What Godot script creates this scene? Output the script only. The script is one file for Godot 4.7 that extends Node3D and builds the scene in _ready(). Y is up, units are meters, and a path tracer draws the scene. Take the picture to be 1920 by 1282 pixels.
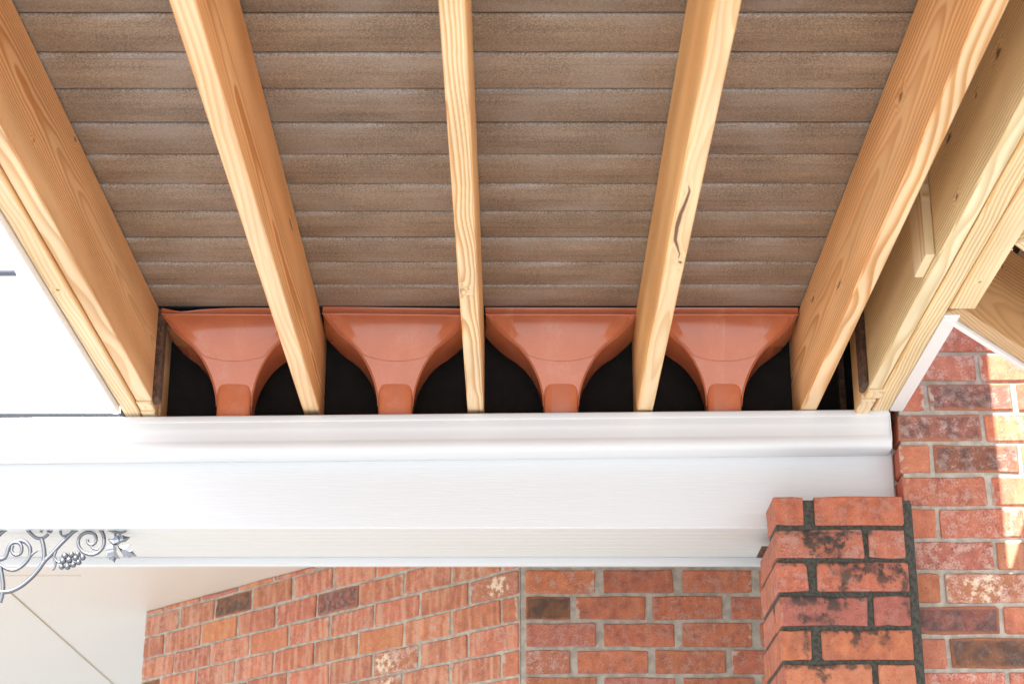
extends Node3D

const CAM_Y := 1.6            # eye above the patio; heights written h below are above the eye
const DECK_H := 1.733         # underside of the deck boards
const JOIST_H := 1.488        # underside of the joists
const JOIST_DEEP := 0.245
const PITCH := 0.14           # deck board spacing
var rng := RandomNumberGenerator.new()
var used := {}
var M := {}

# ------------------------------------------------------------------ helpers
func P(x: float, h: float, d: float) -> Vector3:
	return Vector3(x, CAM_Y + h, -d)

func numbered(called: String) -> String:
	if not used.has(called):
		used[called] = 0
		return called
	used[called] += 1
	return "%s_%03d" % [called, used[called]]

func thing(called: String, label: String, category: String, at := Vector3.ZERO, group := "") -> Node3D:
	var o := Node3D.new()
	o.name = numbered(called)
	add_child(o)
	o.position = at
	o.set_meta("label", label)
	o.set_meta("category", category)
	o.set_meta("kind", "thing")
	if group != "":
		o.set_meta("group", group)
	return o

func part(called: String, mesh: Mesh, mat: Material, parent: Node3D, at := Vector3.ZERO) -> MeshInstance3D:
	var o := MeshInstance3D.new()
	o.name = called
	o.mesh = mesh
	o.material_override = mat
	o.position = at
	parent.add_child(o, true)
	return o

func new_st() -> SurfaceTool:
	var st := SurfaceTool.new()
	st.begin(Mesh.PRIMITIVE_TRIANGLES)
	return st

func tri(st: SurfaceTool, a: Vector3, b: Vector3, c: Vector3, n: Vector3, ua := Vector2.ZERO, ub := Vector2.ZERO, uc := Vector2.ZERO) -> void:
	# wound clockwise when seen from the side n points to
	if (b - a).cross(c - a).dot(n) > 0.0:
		var t := b
		b = c
		c = t
		var tu := ub
		ub = uc
		uc = tu
	st.set_normal(n); st.set_uv(ua); st.add_vertex(a)
	st.set_normal(n); st.set_uv(ub); st.add_vertex(b)
	st.set_normal(n); st.set_uv(uc); st.add_vertex(c)

func quad(st: SurfaceTool, a: Vector3, b: Vector3, c: Vector3, d: Vector3, out: Vector3, ua := Vector2.ZERO, ub := Vector2.ZERO, uc := Vector2.ZERO, ud := Vector2.ZERO) -> void:
	var n := (b - a).cross(c - a)
	if n.length() < 1e-12:
		n = (c - a).cross(d - a)
	n = n.normalized()
	if n.dot(out) < 0.0:
		n = -n
	tri(st, a, b, c, n, ua, ub, uc)
	tri(st, a, c, d, n, ua, uc, ud)

# a box with chamfered edges, centred; uv in metres
func cbox(size: Vector3, c := 0.003) -> ArrayMesh:
	var st := new_st()
	var s := size * 0.5
	c = minf(c, minf(s.x, minf(s.y, s.z)) * 0.9)
	for axis in 3:
		var a1 := (axis + 1) % 3
		var a2 := (axis + 2) % 3
		for sg in [-1.0, 1.0]:
			var v := []
			for k in [[-1, -1], [1, -1], [1, 1], [-1, 1]]:
				var p := Vector3.ZERO
				p[axis] = sg * s[axis]
				p[a1] = k[0] * (s[a1] - c)
				p[a2] = k[1] * (s[a2] - c)
				v.append(p)
			var o := Vector3.ZERO
			o[axis] = sg
			quad(st, v[0], v[1], v[2], v[3], o, Vector2(v[0][a1], v[0][a2]), Vector2(v[1][a1], v[1][a2]), Vector2(v[2][a1], v[2][a2]), Vector2(v[3][a1], v[3][a2]))
		for sb in [-1.0, 1.0]:
			for sc in [-1.0, 1.0]:
				var q := []
				for e in [-1.0, 1.0]:
					var p1 := Vector3.ZERO
					p1[axis] = e * (s[axis] - c); p1[a1] = sb * s[a1]; p1[a2] = sc * (s[a2] - c)
					var p2 := Vector3.ZERO
					p2[axis] = e * (s[axis] - c); p2[a1] = sb * (s[a1] - c); p2[a2] = sc * s[a2]
					q.append([p1, p2])
				var o2 := Vector3.ZERO
				o2[a1] = sb; o2[a2] = sc
				quad(st, q[0][0], q[0][1], q[1][1], q[1][0], o2)
	for sx in [-1.0, 1.0]:
		for sy in [-1.0, 1.0]:
			for sz in [-1.0, 1.0]:
				var g := Vector3(sx, sy, sz)
				tri(st, Vector3(sx * s.x, sy * (s.y - c), sz * (s.z - c)), Vector3(sx * (s.x - c), sy * s.y, sz * (s.z - c)), Vector3(sx * (s.x - c), sy * (s.y - c), sz * s.z), g.normalized())
	st.generate_tangents()
	return st.commit()

# the same box between two corners given as (x, h, d)
func slab(called: String, x0: float, x1: float, h0: float, h1: float, d0: float, d1: float, mat: Material, parent: Node3D, c := 0.003) -> MeshInstance3D:
	var at := P((x0 + x1) * 0.5, (h0 + h1) * 0.5, (d0 + d1) * 0.5) - parent.position
	return part(called, cbox(Vector3(absf(x1 - x0), absf(h1 - h0), absf(d1 - d0)), c), mat, parent, at)

# a profile of (z, y) points swept along x; uv.x along the run, uv.y along the profile, both in metres
func sweep_x(prof: Array, x0: float, x1: float, closed := true, smooth_from := 0.9, uoff := 0.0) -> ArrayMesh:
	var st := new_st()
	var n := prof.size()
	var area := 0.0
	for i in n:
		var a: Vector2 = prof[i]
		var b: Vector2 = prof[(i + 1) % n]
		area += a.x * b.y - b.x * a.y
	var sg := 1.0 if area > 0.0 else -1.0
	var fn := []
	var cnt := n if closed else n - 1
	for i in cnt:
		var a: Vector2 = prof[i]
		var b: Vector2 = prof[(i + 1) % n]
		var e := (b - a).normalized()
		fn.append(Vector3(0, -e.x, e.y) * sg)
	var v := 0.0
	for i in cnt:
		var a: Vector2 = prof[i]
		var b: Vector2 = prof[(i + 1) % n]
		var l := (b - a).length()
		var na: Vector3 = fn[i]
		var nb: Vector3 = fn[i]
		var ip := (i - 1 + cnt) % cnt
		var inx := (i + 1) % cnt
		if (closed or i > 0) and fn[ip].dot(fn[i]) > smooth_from:
			na = (fn[ip] + fn[i]).normalized()
		if (closed or i < cnt - 1) and fn[inx].dot(fn[i]) > smooth_from:
			nb = (fn[inx] + fn[i]).normalized()
		var A0 := Vector3(x0, a.y, a.x)
		var A1 := Vector3(x1, a.y, a.x)
		var B0 := Vector3(x0, b.y, b.x)
		var B1 := Vector3(x1, b.y, b.x)
		var vs := [[A0, na, Vector2(x0 + uoff, v)], [A1, na, Vector2(x1 + uoff, v)], [B1, nb, Vector2(x1 + uoff, v + l)], [B0, nb, Vector2(x0 + uoff, v + l)]]
		var order := [0, 1, 2, 0, 2, 3]
		if (A1 - A0).cross(B1 - A0).dot(fn[i]) > 0.0:
			order = [0, 2, 1, 0, 3, 2]
		for k in order:
			st.set_normal(vs[k][1]); st.set_uv(vs[k][2]); st.add_vertex(vs[k][0])
		v += l
	if closed:
		var pts := PackedVector2Array()
		for p in prof:
			pts.append(p)
		var idx := Geometry2D.triangulate_polygon(pts)
		for e in [[x0, -1.0], [x1, 1.0]]:
			for k in range(0, idx.size(), 3):
				var a: Vector2 = prof[idx[k]]
				var b: Vector2 = prof[idx[k + 1]]
				var c: Vector2 = prof[idx[k + 2]]
				tri(st, Vector3(e[0], a.y, a.x), Vector3(e[0], b.y, b.x), Vector3(e[0], c.y, c.x), Vector3(e[1], 0, 0), a, b, c)
	st.generate_tangents()
	return st.commit()

# round bar through points
func tube(pts: Array, radius: float, taper := 1.0, sides := 8, flat := 1.0) -> ArrayMesh:
	var c := Curve3D.new()
	var n := pts.size()
	for i in n:
		var p: Vector3 = pts[i]
		var t := Vector3.ZERO
		if i > 0 and i < n - 1:
			t = (pts[i + 1] - pts[i - 1]) / 6.0
		c.add_point(p, -t, t)
	c.bake_interval = 0.004
	var L := c.get_baked_length()
	var steps := maxi(4, int(L / 0.006))
	var rings := []
	for i in steps + 1:
		var s := L * i / steps
		var p := c.sample_baked(s, true)
		var q := c.sample_baked(minf(s + 0.002, L), true) - c.sample_baked(maxf(s - 0.002, 0.0), true)
		var tg := q.normalized()
		var side := tg.cross(Vector3(0, 0, 1)).normalized()
		var ring := []
		var r := radius * lerpf(1.0, taper, float(i) / steps)
		for k in sides:
			var a := TAU * k / sides
			var nn := side * cos(a) + Vector3(0, 0, 1) * sin(a) * flat
			ring.append([p + nn * r, nn.normalized()])
		rings.append([ring, p, tg])
	var st := new_st()
	for i in steps:
		for k in sides:
			var k2 := (k + 1) % sides
			var vs := [rings[i][0][k], rings[i][0][k2], rings[i + 1][0][k2], rings[i + 1][0][k]]
			var order := [0, 1, 2, 0, 2, 3]
			if (vs[1][0] - vs[0][0]).cross(vs[2][0] - vs[0][0]).dot(vs[0][1]) > 0.0:
				order = [0, 2, 1, 0, 3, 2]
			for o in order:
				st.set_normal(vs[o][1]); st.set_uv(Vector2.ZERO); st.add_vertex(vs[o][0])
	for e in [[0, -1.0], [steps, 1.0]]:
		var rr = rings[e[0]]
		for k in sides:
			tri(st, rr[1], rr[0][k][0], rr[0][(k + 1) % sides][0], rr[2] * e[1])
	return st.commit()

func noise(seed_: int, freq: float, octaves := 3) -> FastNoiseLite:
	var f := FastNoiseLite.new()
	f.seed = seed_
	f.noise_type = FastNoiseLite.TYPE_SIMPLEX_SMOOTH
	f.frequency = freq
	f.fractal_type = FastNoiseLite.FRACTAL_FBM
	f.fractal_octaves = octaves
	return f

func tex_of(w: int, h: int, data: PackedByteArray) -> ImageTexture:
	var im := Image.create_from_data(w, h, false, Image.FORMAT_RGB8, data)
	im.generate_mipmaps()
	return ImageTexture.create_from_image(im)

func normal_of(w: int, h: int, hgt: PackedByteArray, strength: float) -> ImageTexture:
	var im := Image.create_from_data(w, h, false, Image.FORMAT_L8, hgt)
	im.convert(Image.FORMAT_RGBA8)
	im.bump_map_to_normal_map(strength)
	im.generate_mipmaps()
	return ImageTexture.create_from_image(im)

# linear colour to an sRGB byte triple
func put(data: PackedByteArray, i: int, c: Vector3) -> void:
	var g := 1.0 / 2.2
	data[i] = clampi(int(255.0 * pow(clampf(c.x, 0.0, 1.0), g)), 0, 255)
	data[i + 1] = clampi(int(255.0 * pow(clampf(c.y, 0.0, 1.0), g)), 0, 255)
	data[i + 2] = clampi(int(255.0 * pow(clampf(c.z, 0.0, 1.0), g)), 0, 255)

func mat(lin: Vector3, rough: float, metal := 0.0) -> StandardMaterial3D:
	var m := StandardMaterial3D.new()
	m.albedo_color = Color(lin.x, lin.y, lin.z).linear_to_srgb()
	m.roughness = rough
	m.metallic = metal
	return m

# ------------------------------------------------------------------ lumber
# one sawn board: image rows are its narrow face (t) followed by its broad face (hgt); the grain is a cut through growth rings
func wood_material(seed_: int, length: float, t: float, hgt: float, pith: Vector2, drift: float, knots: Array, early: Vector3, late: Vector3, ring := 0.006, warm := Vector3(1.05, 0.90, 0.72), crack := []) -> StandardMaterial3D:
	var W := int(length * 420.0)
	var H := int((t + hgt) * 900.0)
	var data := PackedByteArray()
	data.resize(W * H * 3)
	var hb := PackedByteArray()
	hb.resize(W * H)
	var n1 := noise(seed_, 1.3, 2)
	var n2 := noise(seed_ + 7, 9.0, 3)
	var n3 := noise(seed_ + 13, 90.0, 2)
	var cx := PackedFloat32Array()
	var cy := PackedFloat32Array()
	for i in W:
		var z := length * i / W
		cx.append(pith.x + drift * z + 0.006 * n1.get_noise_2d(z, 3.0) + 0.002 * n2.get_noise_2d(z * 0.4, 9.0))
		cy.append(pith.y + 0.009 * n1.get_noise_2d(z, 40.0))
	for j in H:
		var s := (t + hgt) * (j + 0.5) / H
		var x := s - t * 0.5
		var y := 0.0
		if s > t:
			x = t * 0.5
			y = s - t
		for i in W:
			var z := length * i / W
			var dx := x - cx[i]
			var dy := y - cy[i]
			var r := sqrt(dx * dx + dy * dy)
			r += 0.0013 * n2.get_noise_3d(z * 0.22, y * 1.6, x * 1.6)
			var kn := 0.0
			var wig := n2.get_noise_2d(z * 6.0, s * 9.0)
			var kdark := 0.0
			var halo := 0.0
			for k in knots:
				var kz: float = (z - k[0])
				var ks: float = (s - k[1])
				if absf(kz) < k[2] * 7.0 and absf(ks) < k[2] * 4.0:
					var e: float = k[3]
					var d: float = sqrt(kz * kz / (e * e) + ks * ks) / k[2] * (1.0 + 0.55 * wig)
					r += 0.013 * exp(-d * d * 0.22)
					if d < 1.25:
						kn = maxf(kn, clampf((1.2 - d) * 1.5, 0.0, 0.9))
						kdark = k[4] * (0.75 + 0.25 * sin(d * 9.0))
			for k in range(0, crack.size() - 3, 2):
				var pa := Vector2(crack[k], crack[k + 1])
				var pb := Vector2(crack[k + 2], crack[k + 3])
				if z > pa.x - 0.05 and z < pb.x + 0.05 and s < t:
					var ab := pb - pa
					var tt := clampf((Vector2(z, s) - pa).dot(ab) / ab.length_squared(), 0.0, 1.0)
					var cd := Vector2((z - pa.x - ab.x * tt) * 0.3, s - pa.y - ab.y * tt).length()
					var run := clampf((z - crack[0]) / (crack[crack.size() - 2] - crack[0]), 0.0, 1.0)
					halo = maxf(halo, clampf((0.010 - cd) / 0.006, 0.0, 1.0) * sin(PI * run))
					kn = maxf(kn, clampf((0.0010 + 0.0030 * pow(sin(PI * run), 0.6) + 0.0006 * n1.get_noise_2d(z * 9.0, 7.0) - cd) / 0.0012, 0.0, 0.95))
					kdark = 0.35
					r += 0.006 * exp(-cd * cd * 30000.0)
			var f := r / ring
			var idx := floorf(f)
			f -= idx
			var band := smoothstep(0.25, 0.88, f) * (1.0 - smoothstep(0.9, 1.0, f))
			band *= 0.68 + 0.32 * sin(idx * 12.9898 + seed_)
			var fib := n3.get_noise_2d(z * 0.05, s * 1.5)
			var blotch := n2.get_noise_2d(z * 0.09 + 50.0, s * 0.55)
			var c := early.lerp(late, clampf(band * (0.95 if s < t else 1.3) + fib * 0.14 + blotch * 0.34 + 0.10, 0.0, 1.0))
			if s > t:
				c *= warm
			c *= 1.0 + 0.12 * fib + 0.12 * n1.get_noise_2d(z * 1.2, s * 7.0 + 80.0)
			if halo > 0.0:
				c = c.lerp(Vector3(0.72, 0.40, 0.20), halo * 0.45)
			if kn > 0.0:
				c = c.lerp(Vector3(0.20, 0.08, 0.035).lerp(Vector3(0.03, 0.018, 0.014), kdark), kn)
			var o := (j * W + i)
			put(data, o * 3, c)
			hb[o] = clampi(int(128.0 + 60.0 * fib + 40.0 * band), 0, 255)
	var m := StandardMaterial3D.new()
	m.albedo_texture = tex_of(W, H, data)
	m.normal_enabled = true
	m.normal_texture = normal_of(W, H, hb, 1.6)
	m.normal_scale = 0.2
	m.roughness = 0.62
	m.texture_repeat = false
	return m

# the board itself: local x across its thickness, y up its depth, -z along its length
func lumber(length: float, t: float, hgt: float, c := 0.003, wob := 0.0008) -> ArrayMesh:
	var st := new_st()
	var a := t * 0.5
	var tot := t + hgt
	# outline (x, y, v); bottom, chamfers, sides, top
	var segs := [
		[Vector2(-a + c, 0), Vector2(a - c, 0), 0.004, t - 0.004, Vector3(0, -1, 0)],
		[Vector2(a - c, 0), Vector2(a, c), t - 0.004, t + c, Vector3(1, -1, 0)],
		[Vector2(a, c), Vector2(a, hgt - c), t + c, tot - 0.004, Vector3(1, 0, 0)],
		[Vector2(a - c, hgt), Vector2(-a + c, hgt), 0.004, t - 0.004, Vector3(0, 1, 0)],
		[Vector2(-a, hgt - c), Vector2(-a, c), tot - 0.004, t + c, Vector3(-1, 0, 0)],
		[Vector2(-a, c), Vector2(-a + c, 0), t + c, t + 0.001, Vector3(-1, -1, 0)]]
	var n := int(length / 0.1) + 1
	var prev := Vector2.ZERO
	for i in n:
		var z0 := length * i / n
		var z1 := length * (i + 1) / n
		var cur := Vector2(rng.randf_range(-wob, wob), rng.randf_range(-wob, wob))
		if i == n - 1:
			cur = Vector2.ZERO
		for s in segs:
			var p0: Vector2 = s[0]
			var p1: Vector2 = s[1]
			var q0 := prev if s[0].y <= c else Vector2.ZERO
			var q1 := prev if s[1].y <= c else Vector2.ZERO
			var r0 := cur if s[0].y <= c else Vector2.ZERO
			var r1 := cur if s[1].y <= c else Vector2.ZERO
			quad(st, Vector3(p0.x + q0.x, p0.y + q0.y, -z0), Vector3(p1.x + q1.x, p1.y + q1.y, -z0), Vector3(p1.x + r1.x, p1.y + r1.y, -z1), Vector3(p0.x + r0.x, p0.y + r0.y, -z1), s[4],
				Vector2(z0 / length, s[2] / tot), Vector2(z0 / length, s[3] / tot), Vector2(z1 / length, s[3] / tot), Vector2(z1 / length, s[2] / tot))
		prev = cur
	for e in [[0.0, 1.0], [length, -1.0]]:
		quad(st, Vector3(-a, 0, -e[0]), Vector3(a, 0, -e[0]), Vector3(a, hgt, -e[0]), Vector3(-a, hgt, -e[0]), Vector3(0, 0, e[1]), Vector2(0.01, 0.02), Vector2(0.012, 0.02), Vector2(0.012, 0.9), Vector2(0.01, 0.9))
	st.generate_tangents()
	return st.commit()

# ------------------------------------------------------------------ brickwork
# brick: [u0, u1, v0, v1, depth, kind]; u along the wall, v = h; local axes: x = u, y = v, z = out of the wall
func brick_mesh(b: Array, area: Rect2) -> ArrayMesh:
	var st := new_st()
	var u0: float = b[0]
	var u1: float = b[1]
	var v0: float = b[2]
	var v1: float = b[3]
	var dp: float = b[4]
	var r := 0.003
	var base := []
	var mid := (u0 + u1) * 0.5
	base.append_array([Vector2(u0 + r, v0), Vector2(lerpf(u0, mid, 0.7), v0), Vector2(lerpf(mid, u1, 0.3), v0), Vector2(u1 - r, v0), Vector2(u1, v0 + r), Vector2(u1, v1 - r)])
	base.append_array([Vector2(u1 - r, v1), Vector2(lerpf(mid, u1, 0.3), v1), Vector2(lerpf(u0, mid, 0.7), v1), Vector2(u0 + r, v1), Vector2(u0, v1 - r), Vector2(u0, v0 + r)])
	var ctr := Vector2(mid, (v0 + v1) * 0.5)
	var outer := []
	var inner := []
	var tilt := Vector2(rng.randf_range(-0.02, 0.02), rng.randf_range(-0.03, 0.03))
	for p in base:
		var q: Vector2 = p + Vector2(rng.randf_range(-0.0019, 0.0019), rng.randf_range(-0.0019, 0.0019))
		outer.append(q)
		var inw: Vector2 = (ctr - q)
		inner.append(q + Vector2(signf(inw.x) * minf(0.0028, absf(inw.x)), signf(inw.y) * minf(0.0028, absf(inw.y))))
	var zf := func(p: Vector2) -> float: return (p - ctr).dot(tilt)
	var uvf := func(p: Vector3) -> Vector2:
		var uu := p.x
		if p.x < u0 + 0.004:
			uu = p.x + p.z
		return Vector2((uu - area.position.x) / area.size.x, 1.0 - (p.y - area.position.y) / area.size.y)
	var n := base.size()
	for i in n:
		var j := (i + 1) % n
		var a := Vector3(inner[i].x, inner[i].y, zf.call(inner[i]))
		var c := Vector3(inner[j].x, inner[j].y, zf.call(inner[j]))
		var o := Vector3(ctr.x, ctr.y, 0.0004)
		tri(st, o, a, c, Vector3(-tilt.x, -tilt.y, 1).normalized(), uvf.call(o), uvf.call(a), uvf.call(c))
		var a2 := Vector3(outer[i].x, outer[i].y, zf.call(outer[i]) - 0.0026)
		var c2 := Vector3(outer[j].x, outer[j].y, zf.call(outer[j]) - 0.0026)
		var mo := Vector3((a2.x + c2.x) * 0.5 - ctr.x, (a2.y + c2.y) * 0.5 - ctr.y, 0).normalized()
		quad(st, a, c, c2, a2, mo + Vector3(0, 0, 0.8), uvf.call(a), uvf.call(c), uvf.call(c2), uvf.call(a2))
		var a3 := Vector3(outer[i].x, outer[i].y, -dp)
		var c3 := Vector3(outer[j].x, outer[j].y, -dp)
		quad(st, a2, c2, c3, a3, mo, uvf.call(a2), uvf.call(c2), uvf.call(c3), uvf.call(a3))
	st.generate_tangents()
	return st.commit()

# colours of fired clay, one block of parameters per kind of brick: base, second tone, bloom (lime film), dark (flashed), streak (vertical drag)
func clay(kind: String) -> Dictionary:
	match kind:
		"o": return {"a": Vector3(0.56, 0.20, 0.105), "b": Vector3(0.47, 0.15, 0.075), "bloom": 0.06, "dark": 0.0, "streak": 0.12}
		"r": return {"a": Vector3(0.55, 0.175, 0.088), "b": Vector3(0.42, 0.11, 0.055), "bloom": 0.36, "dark": 0.12, "streak": 0.2}
		"p": return {"a": Vector3(0.50, 0.165, 0.10), "b": Vector3(0.42, 0.12, 0.075), "bloom": 0.55, "dark": 0.05, "streak": 0.1}
		"d": return {"a": Vector3(0.27, 0.095, 0.062), "b": Vector3(0.17, 0.068, 0.055), "bloom": 0.55, "dark": 0.55, "streak": 0.0}
		"k": return {"a": Vector3(0.21, 0.085, 0.046), "b": Vector3(0.13, 0.062, 0.04), "bloom": 0.18, "dark": 0.7, "streak": 0.05}
		"y": return {"a": Vector3(0.55, 0.225, 0.105), "b": Vector3(0.50, 0.175, 0.08), "bloom": 0.1, "dark": 0.0, "streak": 0.25}
		"w": return {"a": Vector3(0.50, 0.19, 0.10), "b": Vector3(0.42, 0.12, 0.065), "bloom": 0.8, "dark": 0.0, "streak": 0.1}
		"s": return {"a": Vector3(0.57, 0.22, 0.118), "b": Vector3(0.49, 0.155, 0.078), "bloom": 0.34, "dark": 0.1, "streak": 0.8}
	return {"a": Vector3(0.45, 0.14, 0.07), "b": Vector3(0.35, 0.1, 0.05), "bloom": 0.2, "dark": 0.0, "streak": 0.1}

func brick_material(bricks: Array, area: Rect2, per_m: float, seed_: int, stains: Array, side := 0.0) -> StandardMaterial3D:
	var W := int(area.size.x * per_m)
	var H := int(area.size.y * per_m)
	var data := PackedByteArray()
	data.resize(W * H * 3)
	var hb := PackedByteArray()
	hb.resize(W * H)
	hb.fill(128)
	for i in W * H:
		data[i * 3] = 190; data[i * 3 + 1] = 100; data[i * 3 + 2] = 75
	var nb := noise(seed_, 16.0, 3)
	var nf := noise(seed_ + 3, 150.0, 2)
	var ns := noise(seed_ + 5, 26.0, 2)
	var nm := noise(seed_ + 8, 34.0, 4)
	var id := 0
	for b in bricks:
		id += 1
		var k := clay(b[5])
		var tone := rng.randf_range(0.84, 1.14)
		var film := rng.randf_range(0.3, 1.5)
		var hue := Vector3(1.0, rng.randf_range(0.95, 1.10), rng.randf_range(0.95, 1.16))
		var off := rng.randf_range(0.0, 40.0)
		var x0 := clampi(int((b[0] - area.position.x - side) * per_m) - 3, 0, W)
		var x1 := clampi(int((b[1] - area.position.x) * per_m) + 3, 0, W)
		var y0 := clampi(int((area.end.y - b[3]) * per_m) - 3, 0, H)
		var y1 := clampi(int((area.end.y - b[2]) * per_m) + 3, 0, H)
		var patch := rng.randf_range(0.2, 0.8)
		for y in range(y0, y1):
			var v := area.end.y - (y + 0.5) / per_m
			for x in range(x0, x1):
				var u := area.position.x + (x + 0.5) / per_m
				var big := nb.get_noise_2d(u + off, v)
				var med := nm.get_noise_2d(u + off * 2.0, v + 9.0)
				var fine := nf.get_noise_2d(u, v)
				var str_ := ns.get_noise_2d(u * 1.1 + off, v * 0.16)
				var c: Vector3 = (k.a as Vector3).lerp(k.b, clampf(0.5 + big * 1.3 + med * 0.5, 0.0, 1.0))
				c *= hue * (tone * (1.0 + 0.16 * fine + 0.22 * med))
				c = c.lerp(Vector3(0.58, 0.33, 0.22), clampf(str_ * 1.6, 0.0, 1.0) * k.streak)
				c = c.lerp(Vector3(0.28, 0.075, 0.035), clampf(-str_ * 1.4, 0.0, 1.0) * k.streak * 0.6)
				var bl: float = clampf((med * 0.9 + big * 1.0 + fine * 0.7) * 1.2 + k.bloom * 0.6 - 0.12, 0.0, 1.0) * minf(k.bloom * film, 0.9)
				c = c.lerp(Vector3(0.60, 0.41, 0.33), bl)
				var dk: float = clampf((big * 1.3 - med * 0.6 + fine * 0.7) * 1.6 + k.dark - 0.3, 0.0, 1.0) * k.dark
				c = c.lerp(Vector3(0.07, 0.038, 0.034), dk * 0.8)
				# sharp arrises fired lighter
				var eu := minf(u - b[0], b[1] - u)
				var ev := minf(v - b[2], b[3] - v)
				if b[5] == "d" or b[5] == "k":
					var ed := clampf(1.0 - (minf(eu, ev) + med * 0.006) / 0.008, 0.0, 1.0)
					c = c.lerp(Vector3(0.46, 0.16, 0.07), ed * 0.75)
				# lime and mortar wiped over the end of some bricks
				if side == 0.0 and rngf(id * 3.1) > 0.5:
					var es: float = (u - b[0]) if rngf(id * 7.7) > 0.5 else (b[1] - u)
					var lm := clampf((0.007 + med * 0.022 + big * 0.008 - es) / 0.007, 0.0, 1.0)
					c = c.lerp(Vector3(0.52, 0.45, 0.37), lm * 0.7)
				if b[5] == "w":
					var wx: float = (u - lerpf(b[0], b[1], patch)) / 0.05
					var wv: float = (v - (b[2] + b[3]) * 0.5) / 0.03
					var wp := clampf((0.8 - wx * wx - wv * wv + med * 2.2 + fine * 0.6) * 0.9, 0.0, 1.0)
					c = c.lerp(Vector3(0.78, 0.64, 0.47), wp * 0.85)
				# pits
				var pit := clampf((-fine - 0.62) * 7.0, 0.0, 1.0)
				c *= 1.0 - 0.6 * pit
				for s in stains:
					var du: float = (u - s[0]) / (s[2] * 1.25)
					var dv: float = (v - s[1]) / (s[3] * 1.3)
					if absf(du) < 1.7 and absf(dv) < 1.7:
						var q := 1.0 - sqrt(du * du + dv * dv) + med * 1.1 + fine * 0.45 + str_ * 0.5
						c = c.lerp(Vector3(0.035, 0.031, 0.025), clampf(q * 1.0, 0.0, 0.8))
				var o := y * W + x
				put(data, o * 3, c)
				hb[o] = clampi(int(128.0 + 34.0 * fine + 55.0 * med - 90.0 * pit), 0, 255)
	var m := StandardMaterial3D.new()
	m.albedo_texture = tex_of(W, H, data)
	m.normal_enabled = true
	m.normal_texture = normal_of(W, H, hb, 2.2)
	m.normal_scale = 0.6
	m.roughness = 0.85
	m.texture_repeat = false
	return m

func rngf(x: float) -> float:
	var s := sin(x * 12.9898) * 43758.5453
	return s - floorf(s)

# builds the bricks as children of parent; bas is the wall's frame (x along, y up, z out), org the point u = 0, h = 0
func lay(bricks: Array, area: Rect2, m: Material, parent: Node3D, bas: Basis, org: Vector3) -> void:
	for b in bricks:
		var o := part("brick", brick_mesh(b, area), m, parent)
		o.transform = Transform3D(bas, org - parent.position)
		o.position += bas.z * rng.randf_range(-0.0012, 0.0012)

func rough_mat(a: Vector3, b: Vector3, speck: Vector3, amount: float, scale: float, seed_: int, rough := 0.95) -> StandardMaterial3D:
	var S := 384
	var data := PackedByteArray()
	data.resize(S * S * 3)
	var hb := PackedByteArray()
	hb.resize(S * S)
	var n1 := noise(seed_, 0.02, 4)
	var n2 := noise(seed_ + 4, 0.42, 2)
	for y in S:
		for x in S:
			var p := n1.get_noise_2d(x, y)
			var q := n2.get_noise_2d(x, y)
			var c := a.lerp(b, clampf(0.5 + p * 1.6, 0.0, 1.0)) * (1.0 + q * 0.35)
			c = c.lerp(speck, clampf((q - 0.32) * 5.0, 0.0, 1.0) * amount)
			put(data, (y * S + x) * 3, c)
			hb[y * S + x] = clampi(int(128 + 70 * q + 60 * p), 0, 255)
	var m := StandardMaterial3D.new()
	m.albedo_texture = tex_of(S, S, data)
	m.normal_enabled = true
	m.normal_texture = normal_of(S, S, hb, 3.0)
	m.normal_scale = 1.0
	m.roughness = rough
	m.uv1_triplanar = true
	m.uv1_scale = Vector3.ONE * scale
	return m

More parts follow.
